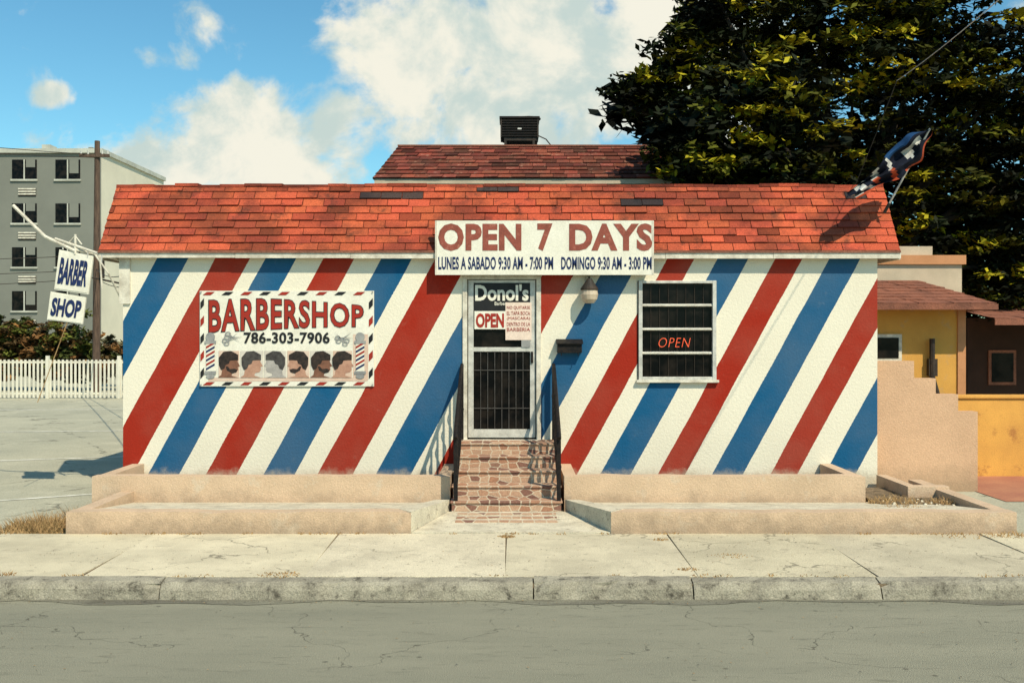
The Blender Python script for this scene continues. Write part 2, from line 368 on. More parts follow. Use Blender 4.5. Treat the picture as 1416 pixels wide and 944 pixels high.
px0,px1=wx(655),wx(733)
b.poly([(px0,wz(430)),(px1,wz(430)),(px1,wz(391)),(px0,wz(391))],y,inkblack)
b.poly([(wx(656),wz(455)),(wx(699),wz(455)),(wx(699),wz(430)),(wx(656),wz(430))],y-.004,sign_white)
b.poly([(wx(699),wz(470)),(wx(735),wz(470)),(wx(735),wz(418)),(wx(699),wz(418))],y-.006,paper)
b.poly([(wx(721),wz(480)),(wx(733),wz(480)),(wx(733),wz(470)),(wx(721),wz(470))],y-.004,greyp)
b.obj('door_notices',shop)
trect('door_name_lettering',"Donol's",wx(657),wx(731),wz(416),wz(393),y-.005,sign_white,shop,.03)
trect('door_small_lettering',"Barber",wx(684),wx(700),wz(422),wz(417),y-.005,sign_white,shop,.01)
trect('door_open_lettering',"OPEN",wx(658),wx(697),wz(453),wz(433),y-.008,redp,shop,.04)
for i,s in enumerate(("NO QUITARSE","EL TAPA BOCA","(MASCARA)","DENTRO DE LA","BARBERIA")):
    trect('notice_line_%d'%i,s,wx(701),wx(733),wz(428+i*7.5),wz(423+i*7.5),y-.010,redp,shop,.0)
# window
b=MB()
b.box(WX0,WX0+.05,-.035,.1,WZ0,WZ1,alu); b.box(WX1-.05,WX1,-.035,.1,WZ0,WZ1,alu); b.box(WX0+.05,WX1-.05,-.035,.1,WZ1-.035,WZ1,alu); b.box(WX0+.05,WX1-.05,-.035,.1,WZ0,WZ0+.04,alu)
b.box(WX0-.03,WX1+.03,-.06,.0,WZ0-.035,WZ0,white_trim)
b.box(WX0-.012,WX0,-.02,-.002,WZ0,WZ1,black)
for p in (422,455,488):
    b.box(WX0+.05,WX1-.05,-.01,.05,wz(p)-.018,wz(p)+.018,alu)
    b.box(WX0+.05,WX1-.05,-.02,-.011,wz(p)-.012,wz(p)+.004,white_trim)
b.face([(WX0+.05,.03,WZ0),(WX1-.05,.03,WZ0),(WX1-.05,.03,WZ1),(WX0+.05,.03,WZ1)],glass)
for i in range(1,8):
    x=WX0+.05+(WX1-WX0-.1)*i/8; b.box(x-.004,x+.004,.015,.025,WZ0+.04,WZ1-.035,acm)
b.obj('awning_window',shop,bevel=.004)
trect('neon_open_sign',"OPEN",wx(911),wx(955),wz(480),wz(467),.008,neon,shop,-.022,shear=.25,space=1.12)
# ------------------------------------------------------------ steps
b=MB()
fd=[11.73,12.01,12.29,12.57,12.85]; zz=[.29,.43,.57,.71,.848]
for i,(d,z) in enumerate(zip(fd,zz)):
    y0=d-CAMD; y1=(fd[i+1]-CAMD) if i<4 else -.001
    b.box(-.70,.57,y0,y1,.12,z-.02,stone); b.box(-.715,.585,y0-.02,y1-(.0 if i==4 else .021),z-.02,z,stone)
b.obj('entrance_steps',bevel=.004)
b=MB(); b.hull([(-1.04,-2.76,.12),(1.02,-2.76,.12),(.66,-1.58,.12),(-.74,-1.58,.12),(-1.04,-2.76,.165),(1.02,-2.76,.165),(.66,-1.58,.175),(-.74,-1.58,.175)],terr)
for k in range(3):
    y0=-2.25+k*.22; b.box(-.62,.50,y0,y0+.10,.168,.180+k*.001,stone)
b.obj('entrance_path')
def rail(x,name):
    b=MB()
    b.tube([(x,-.03,1.83),(x,-.12,1.79),(x,-1.52,1.08),(x,-1.60,1.02)],[.022,.026,.026,.026],black)
    b.tube([(x,-.12,1.02),(x,-1.50,.36)],.014,black)
    for y in (-.12,-1.52): b.box(x-.024,x+.024,y-.024,y+.024,.86 if y>-1 else .15,1.79+(y+.12)*.507,black)
    k=-.24
    while k>-1.46:
        zt=1.79+(k+.12)*.507; zb=1.02+(k+.12)*.478
        b.box(x-.009,x+.009,k-.009,k+.009,zb,zt,black); 
        zc=(zt+zb)/2; pts=[(x+.028*math.sin(t*2*math.pi),k,zc+(t-.5)*.34) for t in np.linspace(0,1,9)]
        b.tube(pts,.008,black,5)
        k-=.12
    b.obj(name)
rail(-.655,'handrail'); rail(.545,'handrail')
# ------------------------------------------------------------ planters / low walls
def wallrun(b,pts,th,z0,z1,m):
    for p,q in zip(pts[:-1],pts[1:]):
        p=Vector((*p,0));q=Vector((*q,0)); L=(q-p).length; n=(q-p).normalized().cross(Vector((0,0,-1)))*th
        k=max(1,int(L/.25))
        e=[.005*math.sin(2.3*i+L)+.004*math.sin(.7*i)+random.uniform(-.003,.003) for i in range(k+1)]
        for i in range(k):
            a=p.lerp(q,i/k);c=p.lerp(q,(i+1)/k); e0=e[i]; e1=e[i+1]
            b.hull([(a.x,a.y,z0),(c.x,c.y,z0),(c.x+n.x,c.y+n.y,z0),(a.x+n.x,a.y+n.y,z0),
                    (a.x,a.y,z1+e0),(c.x,c.y,z1+e1),(c.x+n.x,c.y+n.y,z1+e1),(a.x+n.x,a.y+n.y,z1+e0)],m)
def planter(name,xf0,xf1,xb0,xb1,ux0,ux1,flipend):
    r=root(name)
    b=MB(); z1=.375
    wallrun(b,[(xf0,-2.77),(xf1,-2.77)],.19,.1,z1,peach)
    b.obj('front_wall',r)
    b=MB()
    if flipend=='R':   # entrance flare is on the right of this planter
        b.hull([(xf1,-2.77,.1),(xb1,-1.5,.1),(xb1-.16,-1.5,.1),(xf1-.16,-2.575,.1),(xf1,-2.77,z1+.003),(xb1,-1.5,.30),(xb1-.16,-1.5,.30),(xf1-.16,-2.575,z1+.003)],terr)
        b.box(xf0,xf0+.16,-2.578,-.2,.1,z1-.01,peach)
    else:
        b.hull([(xf0,-2.77,.1),(xf0+.16,-2.575,.1),(xb0+.16,-1.5,.1),(xb0,-1.5,.1),(xf0,-2.77,z1+.003),(xf0+.16,-2.575,z1+.003),(xb0+.16,-1.5,.30),(xb0,-1.5,.30)],terr)
        b.box(xf1-.16,xf1,-2.578,-.3,.1,z1-.01,peach)
    b.obj('end_walls',r)
    b=MB(); b.hull([(xf0+.1,-2.58,.1),(xf1-.1,-2.58,.1),(xb1-.05,-1.2,.1),(xb0+.05,-1.2,.1),
                    (xf0+.1,-2.58,.36),(xf1-.1,-2.58,.36),(xb1-.05,-1.2,.225),(xb0+.05,-1.2,.225)],terr); b.obj('terrace_surface',r)
    b=MB(); wallrun(b,[(ux0,-1.3),(ux1,-1.3)],.16,.1,.545,peach)
    b.box(ux0,ux0+.15,-1.138,-.01,.1,.53,peach); b.box(ux1-.15,ux1,-1.138,-.01,.1,.53,peach)
    b.box(ux0+.15,ux1-.15,-1.14,-.002,.1,.33,soil); b.obj('upper_planter',r)
planter('planter_wall',-4.64,-1.05,-4.6,-.73,-4.98,-.735,'R')
planter('planter_wall',1.03,5.25,.62,4.9,.62,4.19,'L')
b=MB(); b.box(4.25,5.2,-1.9,-.35,.1,.27,soil); b.box(4.75,5.25,-1.15,-1.0,.1,.40,peach); b.box(4.75,4.88,-1.0,-.1,.1,.40,peach)
for i in range(60):
    x,y=random.uniform(4.3,5.15),random.uniform(-1.85,-1.2); s=random.uniform(.010,.03); b.hull([(x-s,y-s,.26),(x+s,y-s*.7,.26),(x+s*.8,y+s,.26),(x-s,y+s*.8,.26),(x-s*.5,y-s*.4,.27+s),(x+s*.6,y-s*.3,.27+s*.8),(x+s*.4,y+s*.5,.27+s),(x-s*.5,y+s*.4,.27+s*.7)],random.choice((terr,soil,soil)))
b.obj('garden_bed',bevel=.006)

# ------------------------------------------------------------ OPEN 7 DAYS sign
r=root('open_7_days_sign'); d=13.12; y=d-CAMD
X0,X1,Z0,Z1=wx(602,d),wx(904,d),wz(380,d),wz(305,d)
b=MB(); b.box(X0,X1,y,y+.035,Z0,Z1,sign_white)
for x in (X0,X1-.02): b.box(x-.003,x+.022,y-.004,y+.0,Z0,Z1,white_trim)
b.box(X0+.05,X0+.09,y+.036,-.02,Z0+.05,Z0+.09,black); b.box(X1-.09,X1-.05,y+.036,-.02,Z0+.05,Z0+.09,black)
b.obj('board',r)
for s,a,c in (("OPEN",606,721),("7",743,764),("DAYS",787,902)):
    trect('lettering_'+s,s,wx(a,d),wx(c,d),wz(347,d),wz(309,d),y-.004,brownred,r,.045,space=1.06)
for i,(s,a,c) in enumerate((("LUNES A SABADO 9:30 AM - 7:00 PM",606,765),("DOMINGO 9:30 AM - 3:00 PM",776,901))):
    trect('hours_%d'%i,s,wx(a,d),wx(c,d),wz(373,d),wz(355,d),y-.004,navy,r,.028,space=1.04)
# ------------------------------------------------------------ banner
r=root('barbershop_banner')
bx=lambda p: wx(p,13.27); bz=lambda p: wz(p,13.27)
b=MB(); b.box(bx(276),bx(517),-.022,-.004,bz(534),bz(402),sign_white)
def P(pts,m,yy): b.poly([(bx(p[0]),bz(p[1])) for p in pts],yy,m)
def rectp(x0,x1,y0,y1,m,yy): P([(x0,y1),(x1,y1),(x1,y0),(x0,y0)],m,yy)
rectp(288,507,522,527,tanp,-.0245)
rectp(488,509,462,526,tanp,-.0242)
k=0; x=280
while x<506:
    m=(redp,inkblack)[k%2]
    P([(x,408),(x+11,408),(x+17,403.5),(x+6,403.5)],m,-.027); P([(x,532.5),(x+11,532.5),(x+17,528),(x+6,528)],m,-.027)
    x+=26; k+=1
yy=414; k=0
while yy<518:
    m=(inkblack,redp)[k%2]
    P([(277,yy+14),(282,yy+8),(282,yy-2),(277,yy+4)],m,-.027); P([(510,yy+14),(515.5,yy+8),(515.5,yy-2),(510,yy+4)],m,-.027)
    yy+=24; k+=1
cells=[(302,331,tanp),(332,364,pale),(365,396,pale),(397,428,tanp),(429,459,pale),(460,487,tanp)]
for x0,x1,m in cells: rectp(x0+.3,x1-.3,485,522,m,-.028)
face=[(-.38,.55),(-.40,.35),(-.50,.15),(-.39,.08),(-.42,-.05),(-.34,-.2),(-.15,-.26),(-.12,-.40),(-.40,-.50),(.50,-.50),(.34,-.35),(.30,-.05),(.36,.2),(.3,.6),(0,.8),(-.25,.75)]
hair=[(-.42,.48),(-.42,.78),(-.1,1.0),(.24,.95),(.45,.62),(.44,.2),(.34,-.08),(.2,.0),(.13,.22),(.0,.28),(-.05,.46),(-.25,.48)]
beard=[(-.38,-.06),(-.34,-.2),(-.15,-.27),(.08,-.1),(.14,.12),(.05,.12),(-.05,-.03),(-.25,.0)]
for (x0,x1,_),sk,hr,fl,bd in zip(cells,(skinB,skinA,skinG,skinA,skinB,skinA),(hairm,hairg,hairg,hairm,hairm,hairm),(-1,-1,1,1,-1,-1),(1,0,0,1,1,0)):
    cx=(x0+x1)/2
    def pr(pts): 
        q=[(cx+fl*p[0]*31,509.5-p[1]*24.5) for p in pts]; return q if fl>0 else q[::-1]
    P(pr(face)[::-1],sk,-.031); P(pr(hair)[::-1],hr,-.034)
    if bd: P(pr(beard)[::-1],hr,-.034)
for cx in (291,498):
    rectp(cx-6,cx+6,472,515,sign_white,-.030)
    for i,yy in enumerate(range(476,512,6)): P([(cx-6,yy+3),(cx+6,yy-4),(cx+6,yy-1),(cx-6,yy+6)][::1],(redp,navy)[i%2],-.033)
    def ell(x,y,rx,ry,m,q): P([(x+rx*math.cos(a),y+ry*math.sin(a)) for a in np.linspace(0,-2*math.pi,17)[:-1]][::-1],m,q)
    ell(cx,466,6.5,6.5,greyp,-.033); rectp(cx-8,cx+8,471,475,greyp,-.035); rectp(cx-8,cx+8,513,517,greyp,-.035); ell(cx,520,6,3.5,greyp,-.033)
def sc(cx,cy,a):
    for s in (1,-1):
        an=a+s*.28; dx,dy=math.cos(an),math.sin(an); nx,ny=-dy,dx
        P([(cx-4*dx+nx*.8,cy-4*dy+ny*.8),(cx-4*dx-nx*.8,cy-4*dy-ny*.8),(cx+14*dx,cy+14*dy)],greyp,-.033-.001*s)
        ox,oy=cx-8*dx,cy-8*dy
        for t in range(10):
            t0=2*math.pi*t/10;t1=2*math.pi*(t+1)/10
            P([(ox+4.2*math.cos(t0),oy+3.4*math.sin(t0)),(ox+4.2*math.cos(t1),oy+3.4*math.sin(t1)),(ox+2.6*math.cos(t1),oy+2*math.sin(t1)),(ox+2.6*math.cos(t0),oy+2*math.sin(t0))],greyp,-.033-.001*s)
sc(319,469,-.5); sc(472,469,-2.6); sc(322,466,.3); sc(475,467,-.3)
for cx,cy in ((278,404),(515,404),(278,532),(515,532)): ell(cx,cy,1.2,1.2,greyp,-.036)
b.obj('printed_banner',r)
def warp(u,v):
    h=.5-.13*np.clip((u-.35)/.6,0,1)
    mid=.46+.07*np.sin(u*math.pi)
    return mid+(v-.5)*2*h
for nm,off,m,q,e in (('lettering_outline',.042,inkblack,-.0275,1.2),('lettering_barbershop',.018,redp,-.031,0)):
    text(nm,"BARBERSHOP",(bx(289-e),q,bz(458+e)),(bx(502+e),q,bz(456+e)),(bx(502+e),q,bz(415-e)),(bx(289-e),q,bz(413-e)),m,r,off,warp,space=1.10)
trect('phone_number',"786-303-7906",bx(337),bx(456),bz(475),bz(459),-.030,inkblack,r,.030,space=1.05)
# ------------------------------------------------------------ hanging sign
r=root('barber_shop_hanging_sign'); d=13.1
A=lambda x,y,dd=d: at(x,y,dd)
b=MB()
b.tube([A(18,284),A(62,327),A(104,347)],[.022,.022,.022],white_trim); b.tube([A(104,345),A(168,360,13.35)],.016,white_trim)
b.tube([A(130,350),A(150,378),A(168,414,13.35)],.013,white_trim); b.tube([A(104,324),A(104,352)],.016,white_trim)
b.tube([A(76,330),A(134,350)],.018,white_trim); b.tube([A(128,384),A(168,392,13.35)],.012,acm)
b.tube([A(95,336),A(104,326),A(113,338)],.01,white_trim)
b.tube([A(138,352),A(141,400)],.012,white_trim)
for x,yy in ((88,333),(122,345),(141,352)): b.tube([A(x,yy),A(x-1,yy+12)],.01,alu)
b.box(XL-.04,XL+.1,-.03,.0,wz(420),wz(352),white_trim)
b.tube([A(93,446),A(52,556)],.006,drym,5)
b.obj('bracket',r)
def plate(nm,s,c):
    b=MB(); y0=d-CAMD
    p=[A(*q) for q in c]  # BL BR TR TL
    for (g,m,o) in ((1.0,navy,0),(.94,sign_white,-.006)):
        cx=sum(q[0] for q in p)/4; cz=sum(q[2] for q in p)/4
        q=[(cx+(k[0]-cx)*g,cz+(k[2]-cz)*g) for k in p]
        b.hull([(q[0][0],y0+o,q[0][1]),(q[1][0],y0+o,q[1][1]),(q[1][0],y0+o+.03,q[1][1]),(q[0][0],y0+o+.03,q[0][1]),
                (q[3][0],y0+o,q[3][1]),(q[2][0],y0+o,q[2][1]),(q[2][0],y0+o+.03,q[2][1]),(q[3][0],y0+o+.03,q[3][1])],sign_white if g==1 else m)
    b.obj('panel_'+nm,r)
    cx=sum(q[0] for q in p)/4; cz=sum(q[2] for q in p)/4
    q=[(cx+(k[0]-cx)*.84,y0-.012,cz+(k[2]-cz)*.66) for k in p]
    text('lettering_'+nm,s,*q,navy,r,.045)
plate('barber','BARBER',[(75,400),(122,407),(129,354),(82,345)])
plate('shop','SHOP',[(65,442),(114,448),(119,411),(70,403)])
# ------------------------------------------------------------ wall lamp, mailbox
r=root('wall_lamp'); x=wx(815,13.15)
b=MB(); b.box(x-.05,x+.05,-.03,-.002,2.86,2.98,white_trim); b.tube([(x,-.03,2.93),(x,-.10,2.97),(x,-.15,2.93)],.012,acm)
b.tube([(x,-.15,2.95),(x,-.15,2.90),(x,-.15,2.82),(x,-.15,2.80)],[.03,.06,.115,.115],acm,16)
b.tube([(x,-.15,2.80),(x,-.15,2.74),(x,-.15,2.68),(x,-.15,2.63)],[.105,.115,.10,.06],lampglass,16); b.obj('fixture',r,smooth=False)
b=MB(); x0,x1=wx(770,13.15),wx(806,13.15)
b.box(x0+.01,x1-.01,-.12,-.003,1.985,2.11,black); b.hull([(x0-.005,-.15,2.10),(x1+.005,-.15,2.10),(x1+.005,-.002,2.13),(x0-.005,-.002,2.13),(x0-.005,-.15,2.115),(x1+.005,-.15,2.115),(x1+.005,-.002,2.165),(x0-.005,-.002,2.165)],black)
b.tube([(x0+.06,-.10,1.985),(x0+.06,-.13,1.95),(x0+.06,-.15,1.97)],.006,black,6); b.tube([(x1-.06,-.10,1.985),(x1-.06,-.13,1.95),(x1-.06,-.15,1.97)],.006,black,6)
b.obj('mailbox',bevel=.006)
# ------------------------------------------------------------ flag
r=root('flag'); b=MB()
tip=Vector(at(1286,178,12.9)); foot=Vector(at(1224,292,13.35))
b.tube([foot,tip],.013,alu); b.tube([foot-(tip-foot)*.02,foot+(tip-foot)*.1],.022,acm); b.obj('flag_pole',r)
b=MB(); nU,nV=36,14
left=[(1287,176),(1262,184),(1238,198),(1220,224),(1196,248),(1170,268)]; right=[(1289,180),(1282,200),(1272,224),(1250,242),(1226,254),(1184,274)]
def crv(pts,t):
    t*=len(pts)-1; i=min(int(t),len(pts)-2); f=t-i; return (pts[i][0]*(1-f)+pts[i+1][0]*f, pts[i][1]*(1-f)+pts[i+1][1]*f)
def fp(i,j):
    a=crv(left,i/nU); c=crv(right,i/nU); v=j/nV
    dd=12.92+.07*math.sin(v*11+i*.2)+.04*math.sin(i*.5)
    return at(a[0]*(1-v)+c[0]*v+2*math.sin(i*.6),a[1]*(1-v)+c[1]*v+1.5*math.sin(i*.5+j*.6),dd)
for i in range(nU):
    for j in range(nV):
        t=i/nU; v=j/nV
        if t>.78: m=(flagwhite,flagnavy)[int((t*16+v*1.5))%2] if v<.8 else flagor
        elif t>.55: m=flagnavy if int(t*18-v*3)%3 else (flagor if v>.4 else flagwhite)
        elif v<.18: m=flagblue
        elif v>.86: m=flagor
        elif .15<t<.42 and .3<v<.55+.1*math.sin(i): m=flagwhite
        else: m=flagnavy
        b.face([fp(i,j),fp(i,j+1),fp(i+1,j+1),fp(i+1,j)],m)
b.obj('flag_cloth',r,smooth=True)
# ------------------------------------------------------------ rear building + AC
r=root('rear_building'); b=MB()
b.box(-2.4,4.3,6.0,13,.12,5.12,beige); b.box(-2.58,4.5,5.68,6.0,5.06,5.15,beige); b.obj('walls',r)
b=MB(); shingles(b,(-2.6,5.65,5.16),(4.5,5.65,5.16),(-2.24,6.75,5.96),(4.3,6.75,5.96),9,.26,shing_old,.024,vary=.5)
shingles(b,(-2.6,12,5.16),(-2.6,5.65,5.16),(-2.24,12,5.96),(-2.24,6.75,5.96),9,.3,shing_old,.02,vary=.4)
b.box(-2.25,4.3,6.76,12,5.2,5.955,tar); 
b.box(-2.26,4.3,6.70,6.82,5.955,5.985,brownroof); b.obj('roof',r)
r=root('rooftop_air_conditioner'); d=20.5; b=MB(); y=d-CAMD
x0,x1=wx(692,d),wx(745,d); zb,zt=wz(190,d),wz(161,d)
for cx in (x0+.1,x1-.1):
    for cy in (y+.05,y+.55): b.box(cx-.025,cx+.025,cy-.025,cy+.025,5.95,zb,acm)
b.box(x0+.08,x1-.02,y+.03,y+.6,zb-.06,zb,acm)
b.box(x0+.04,x1-.04,y+.04,y+.6,zb,zt-.04,acm)
for i in range(7): b.box(x0,x1,y,y+.64,zb+.02+i*.052,zb+.045+i*.052,black)
b.box(x0-.02,x1+.02,y-.02,y+.66,zt-.04,zt,black); b.tube([(x1-.2,y+.3,zt),(x1-.2,y+.3,zt+.02)],.25,acm,16)
for cx in (x0,x1-.03): b.box(cx,cx+.03,y-.005,y+.02,zb,zt-.04,acm)
b.box((x0+x1)/2-.04,(x0+x1)/2+.04,y-.012,y-.002,zb+.16,zb+.19,alu)
b.tube([(x1,y+.1,zb+.05),(x1+.15,y+.1,zb-.02),(x1+.32,y,5.97)],.012,acm); b.obj('unit',r)
# ------------------------------------------------------------ stepped wall, garden wall
b=MB(); y=.25; d=13.55
for x0,x1,p in ((1206,1264,499),(1264,1294,523),(1294,1325,545),(1325,1352,569)):
    b.box(wx(x0,d),wx(x1,d),y,y+.18,.1,wz(p,d),peach2)
b.obj('stepped_wall')
b=MB(); d=15
b.box(wx(1318,d),11,1.7,1.9,.1,1.28,yellow2); b.hull([(6.45,1.7,.1),(wx(1318,d),1.7,.1),(wx(1318,d),1.9,.1),(6.45,1.9,.1),(6.45,1.7,1.20),(wx(1318,d),1.7,1.28),(wx(1318,d),1.9,1.28),(6.45,1.9,1.20)],yellow2)
b.box(6.4,11,1.67,1.93,1.281,1.33,yellow2); b.obj('garden_wall',bevel=.01)
b=MB(); b.face([(6.2,-.6,.132),(14,-.6,.132),(14,1.7,.132),(6.2,1.7,.132)],tileg); b.obj('patio')
# ------------------------------------------------------------ yellow house
r=root('yellow_house'); b=MB(); d=18; y=d-CAMD
hx1=wx(1333,d)
b.box(5.05,hx1,y,y+6,.12,2.75,yellow); b.box(hx1-.12,hx1+.02,y-.03,y,.12,2.75,orangeb)
b.box(4.9,wx(1330,20),6.7,9,2.9,3.62,beige); b.box(4.85,wx(1330,20)+.06,6.64,9.1,3.62,3.80,orangeb); b.box(5.0,wx(1290,20),6.72,9,3.8,3.98,beige); b.obj('walls',r)
b=MB(); shingles(b,(4.9,4.15,2.76),(8.35,4.15,2.76),(4.9,6.3,3.28),(7.85,6.3,3.28),8,.3,brownroof,.02)
b.box(4.9,8.37,4.12,4.16,2.66,2.76,brownroof); b.box(8.33,8.37,4.16,7,2.66,2.76,brownroof); b.face([(8.35,4.15,2.76),(8.35,8,2.76),(7.85,6.3,3.28)],brownroof); b.obj('roof',r)
b=MB(); wx0,wx1_,wz0,wz1_=wx(1205,d),wx(1246,d),wz(499,d),wz(462,d)
b.box(wx0,wx1_,y-.04,y-.002,wz0,wz1_,white_trim); b.box(wx0+.05,wx1_-.06,y-.05,y-.041,wz0+.05,wz1_-.06,glass)
b.box(wx0-.04,wx1_+.05,y-.07,y-.003,wz0-.06,wz0,white_trim); b.obj('window',r)
b=MB(); b.tube([at(1289,468,17.9),at(1289,520,17.9),at(1297,548,17.9)],.05,acm); b.box(wx(1284,17.9),wx(1296,17.9),y-.12,y-.02,wz(520,17.9),wz(496,17.9),acm); b.obj('electric_meter',r)
r=root('brown_house'); b=MB(); d=22; y=d-CAMD
b.box(wx(1338,d),18,y,y+6,.12,2.6,brownshade); b.obj('walls',r)
b=MB(); shingles(b,(wx(1330,d),y-1.5,2.55),(18,y-1.5,2.55),(wx(1338,d),y+2,3.0),(18,y+2,3.0),6,.3,brownroof,.02); b.box(wx(1330,d),18,y-1.52,y-1.49,2.43,2.55,brownroof); b.obj('roof',r)
b=MB(); b.box(wx(1366,d),wx(1404,d),y-.04,y-.002,wz(532,d),wz(484,d),brownroof); b.box(wx(1370,d),wx(1400,d),y-.05,y-.042,wz(528,d),wz(488,d),glass); b.obj('window',r)
# ------------------------------------------------------------ apartment building
r=root('apartment_building'); d=67; y=d-CAMD; s=F/d
xr=wx(140,d); b=MB()
b.box(-62,xr,y+.01,y+12,.1,wz(210,d),aptcream); b.face([(-62,y,.1),(xr,y,.1),(xr,y,wz(212,d)),(-62,y,wz(212,d))],aptshadegrey)
b.box(-62,xr+.15,y-.2,y+12.1,wz(212,d),wz(206,d),aptwhite)
b.box(wx(48,d),wx(60,d),y+1,y+2,wz(207,d),wz(196,d),aptwhite); b.box(wx(96,d),wx(102,d),y+3,y+4,wz(207,d),wz(192,d),aptshadegrey)
b.obj('walls',r)
b=MB()
for row in range(5):
    yc=234.5+row*60.5
    for cx,hw in ((34,17),(94,17),(-40,17),(-110,17),(-180,17),(-250,17)):
        x0,x1=wx(cx-hw,d),wx(cx+hw,d); z0,z1=wz(yc+13.5,d),wz(yc-13.5,d)
        b.box(x0,x1,y-.04,y-.001,z0,z1,glass)
        b.box(x0-.07,x1+.07,y-.12,y-.002,z0-.12,z0,aptwhite); b.box((x0+x1)/2-.04,(x0+x1)/2+.04,y-.07,y-.041,z0,z1,aptwhite)
        hz=random.choice((.2,.5,.9,1.1)); b.box(x1-.7,x1-.1,y-.05,y-.0415,z1-hz,z1,aptshadegrey)
        if cx in (34,-110,-250):
            for q in range(3): b.box(wx(cx-8,d),wx(cx+16,d),y-.1,y-.002,wz(yc+28+q*3.5,d),wz(yc+26+q*3.5,d),white_trim)
            b.box(wx(cx-8,d),wx(cx+16,d),y-.05,y-.001,wz(yc+37,d),wz(yc+26,d),acm)
b.obj('windows',r)
# ------------------------------------------------------------ fence, pole, wires
b=MB(); d=34; y=d-CAMD; x=-42
while x<-3:
    b.box(x,x+.07,y,y+.02,.14,1.42,fencew); x+=.14
for z in (.25,1.3): b.box(-42,-3,y+.021,y+.05,z,z+.07,fencew)
x=-42
while x<-3: b.box(x-.05,x+.05,y-.03,y+.08,.12,1.55,fencew); x+=2.4
b.obj('picket_fence')
r=root('utility_pole'); b=MB(); d=36; px=wx(133,d); y=d-CAMD
b.tube([(px,y,.1),(px+.02,y,4.5),(px+.04,y,wz(195,d))],[.14,.12,.09],wood,10)
b.box(px-.55,px+.5,y-.14,y-.04,wz(218,d),wz(214,d),wood)
for k in (-.5,-.25,.25,.45): b.tube([(px+k,y-.09,wz(214,d)),(px+k,y-.09,wz(209,d))],.035,alu,6)
b.tube([(px+.25,y-.1,wz(385,d)),(px+.25,y-.1,wz(350,d))],.09,acm); b.obj('pole',r)
b=MB()
def wire(p,q,sag,rad,m=acm):
    p=Vector(p);q=Vector(q); b.tube([p.lerp(q,t)+Vector((0,0,-sag*4*t*(1-t))) for t in np.linspace(0,1,14)],rad,m,5)
for k,(za,zb_) in enumerate(((214,120),(218,150),(352,330),(372,350),(384,374))):
    wire((px,y,wz(za,d)),(-34,y-8,wz(zb_,d)+.5),.8,.012)
wire((px,y,wz(372,d)),(-5.2,2.5,3.9),.5,.012); wire((px,y,wz(384,d)),(-5.2,4.0,3.7),.5,.012)
wire(at(1240,112,16),at(1460,-70,9),.05,.006,alu)
wire(at(1180,262,16.8),at(1240,112,16),.02,.006,acm)
b.obj('power_lines')
# ------------------------------------------------------------ foliage
def leaves(name,clumps,leaf,parent=None):
    COL=[]; V=[]
    for (c,R,flat,n,col) in clumps:
        p=rng.normal(size=(n,3)); p/=np.linalg.norm(p,axis=1)[:,None]; p*=(rng.random(n)**.45)[:,None]*R; p[:,2]*=flat
        p[:,2]-=.25*flat*(p[:,0]**2+p[:,1]**2)/R
        p+=np.array(c)
        th=rng.random(n)*2*math.pi; L=leaf*rng.uniform(.6,1.25,n); tilt=rng.normal(-.25,.35,n)
        a=np.stack([np.cos(th)*np.cos(tilt),np.sin(th)*np.cos(tilt),np.sin(tilt)],1)
        up=np.stack([rng.normal(.1,.45,n),rng.normal(-.3,.45,n),np.ones(n)],1); w=np.cross(a,up); w/=np.linalg.norm(w,axis=1)[:,None]
        a*=L[:,None]/2; w*=(L*.23)[:,None]
        V.append(np.stack([p-a,p+w-a*.1,p+a,p-w-a*.1],1).reshape(-1,3))
        cc=np.array(col)[None,:]*rng.uniform(.6,1.4,n)[:,None]; COL.append(np.repeat(np.concatenate([cc,np.ones((n,1))],1),4,axis=0))
    V=np.concatenate(V);COL=np.concatenate(COL); nf=len(V)//4
    me=bpy.data.meshes.new(name); me.vertices.add(len(V)); me.vertices.foreach_set('co',V.ravel())
    me.loops.add(len(V)); me.loops.foreach_set('vertex_index',np.arange(len(V),dtype=np.int32))
    me.polygons.add(nf); me.polygons.foreach_set('loop_start',np.arange(0,len(V),4,dtype=np.int32)); 
    me.update(calc_edges=True)
    a=me.attributes.new('Col','FLOAT_COLOR','CORNER'); a.data.foreach_set('color',COL.ravel().astype(np.float32))
    me.materials.append(leafm); o=bpy.data.objects.new(name,me); scene.collection.objects.link(o)
    if parent: o.parent=parent
    return o
r=root('tree'); D=22.5; lob=[(1180,130,150),(1110,60,120),(1010,40,75),(1000,105,75),(955,140,48),(900,128,34),(868,124,20),(935,75,34),(950,185,48),(965,232,50),(1070,180,105),
 (1060,250,70),(1290,40,140),(1370,120,110),(1330,210,95),(1200,250,80),(1390,270,90),(1400,370,70),(1130,-40,140),(1290,320,60),(985,-20,50),(1440,60,120),(1150,330,90),(1370,410,50),(1500,200,120),(1300,-70,120)]
def lobD(x,yp): return 18.4 if (x<1080 and yp>160) else (20.5 if x<1010 else D)
cl=[]; inner=[]
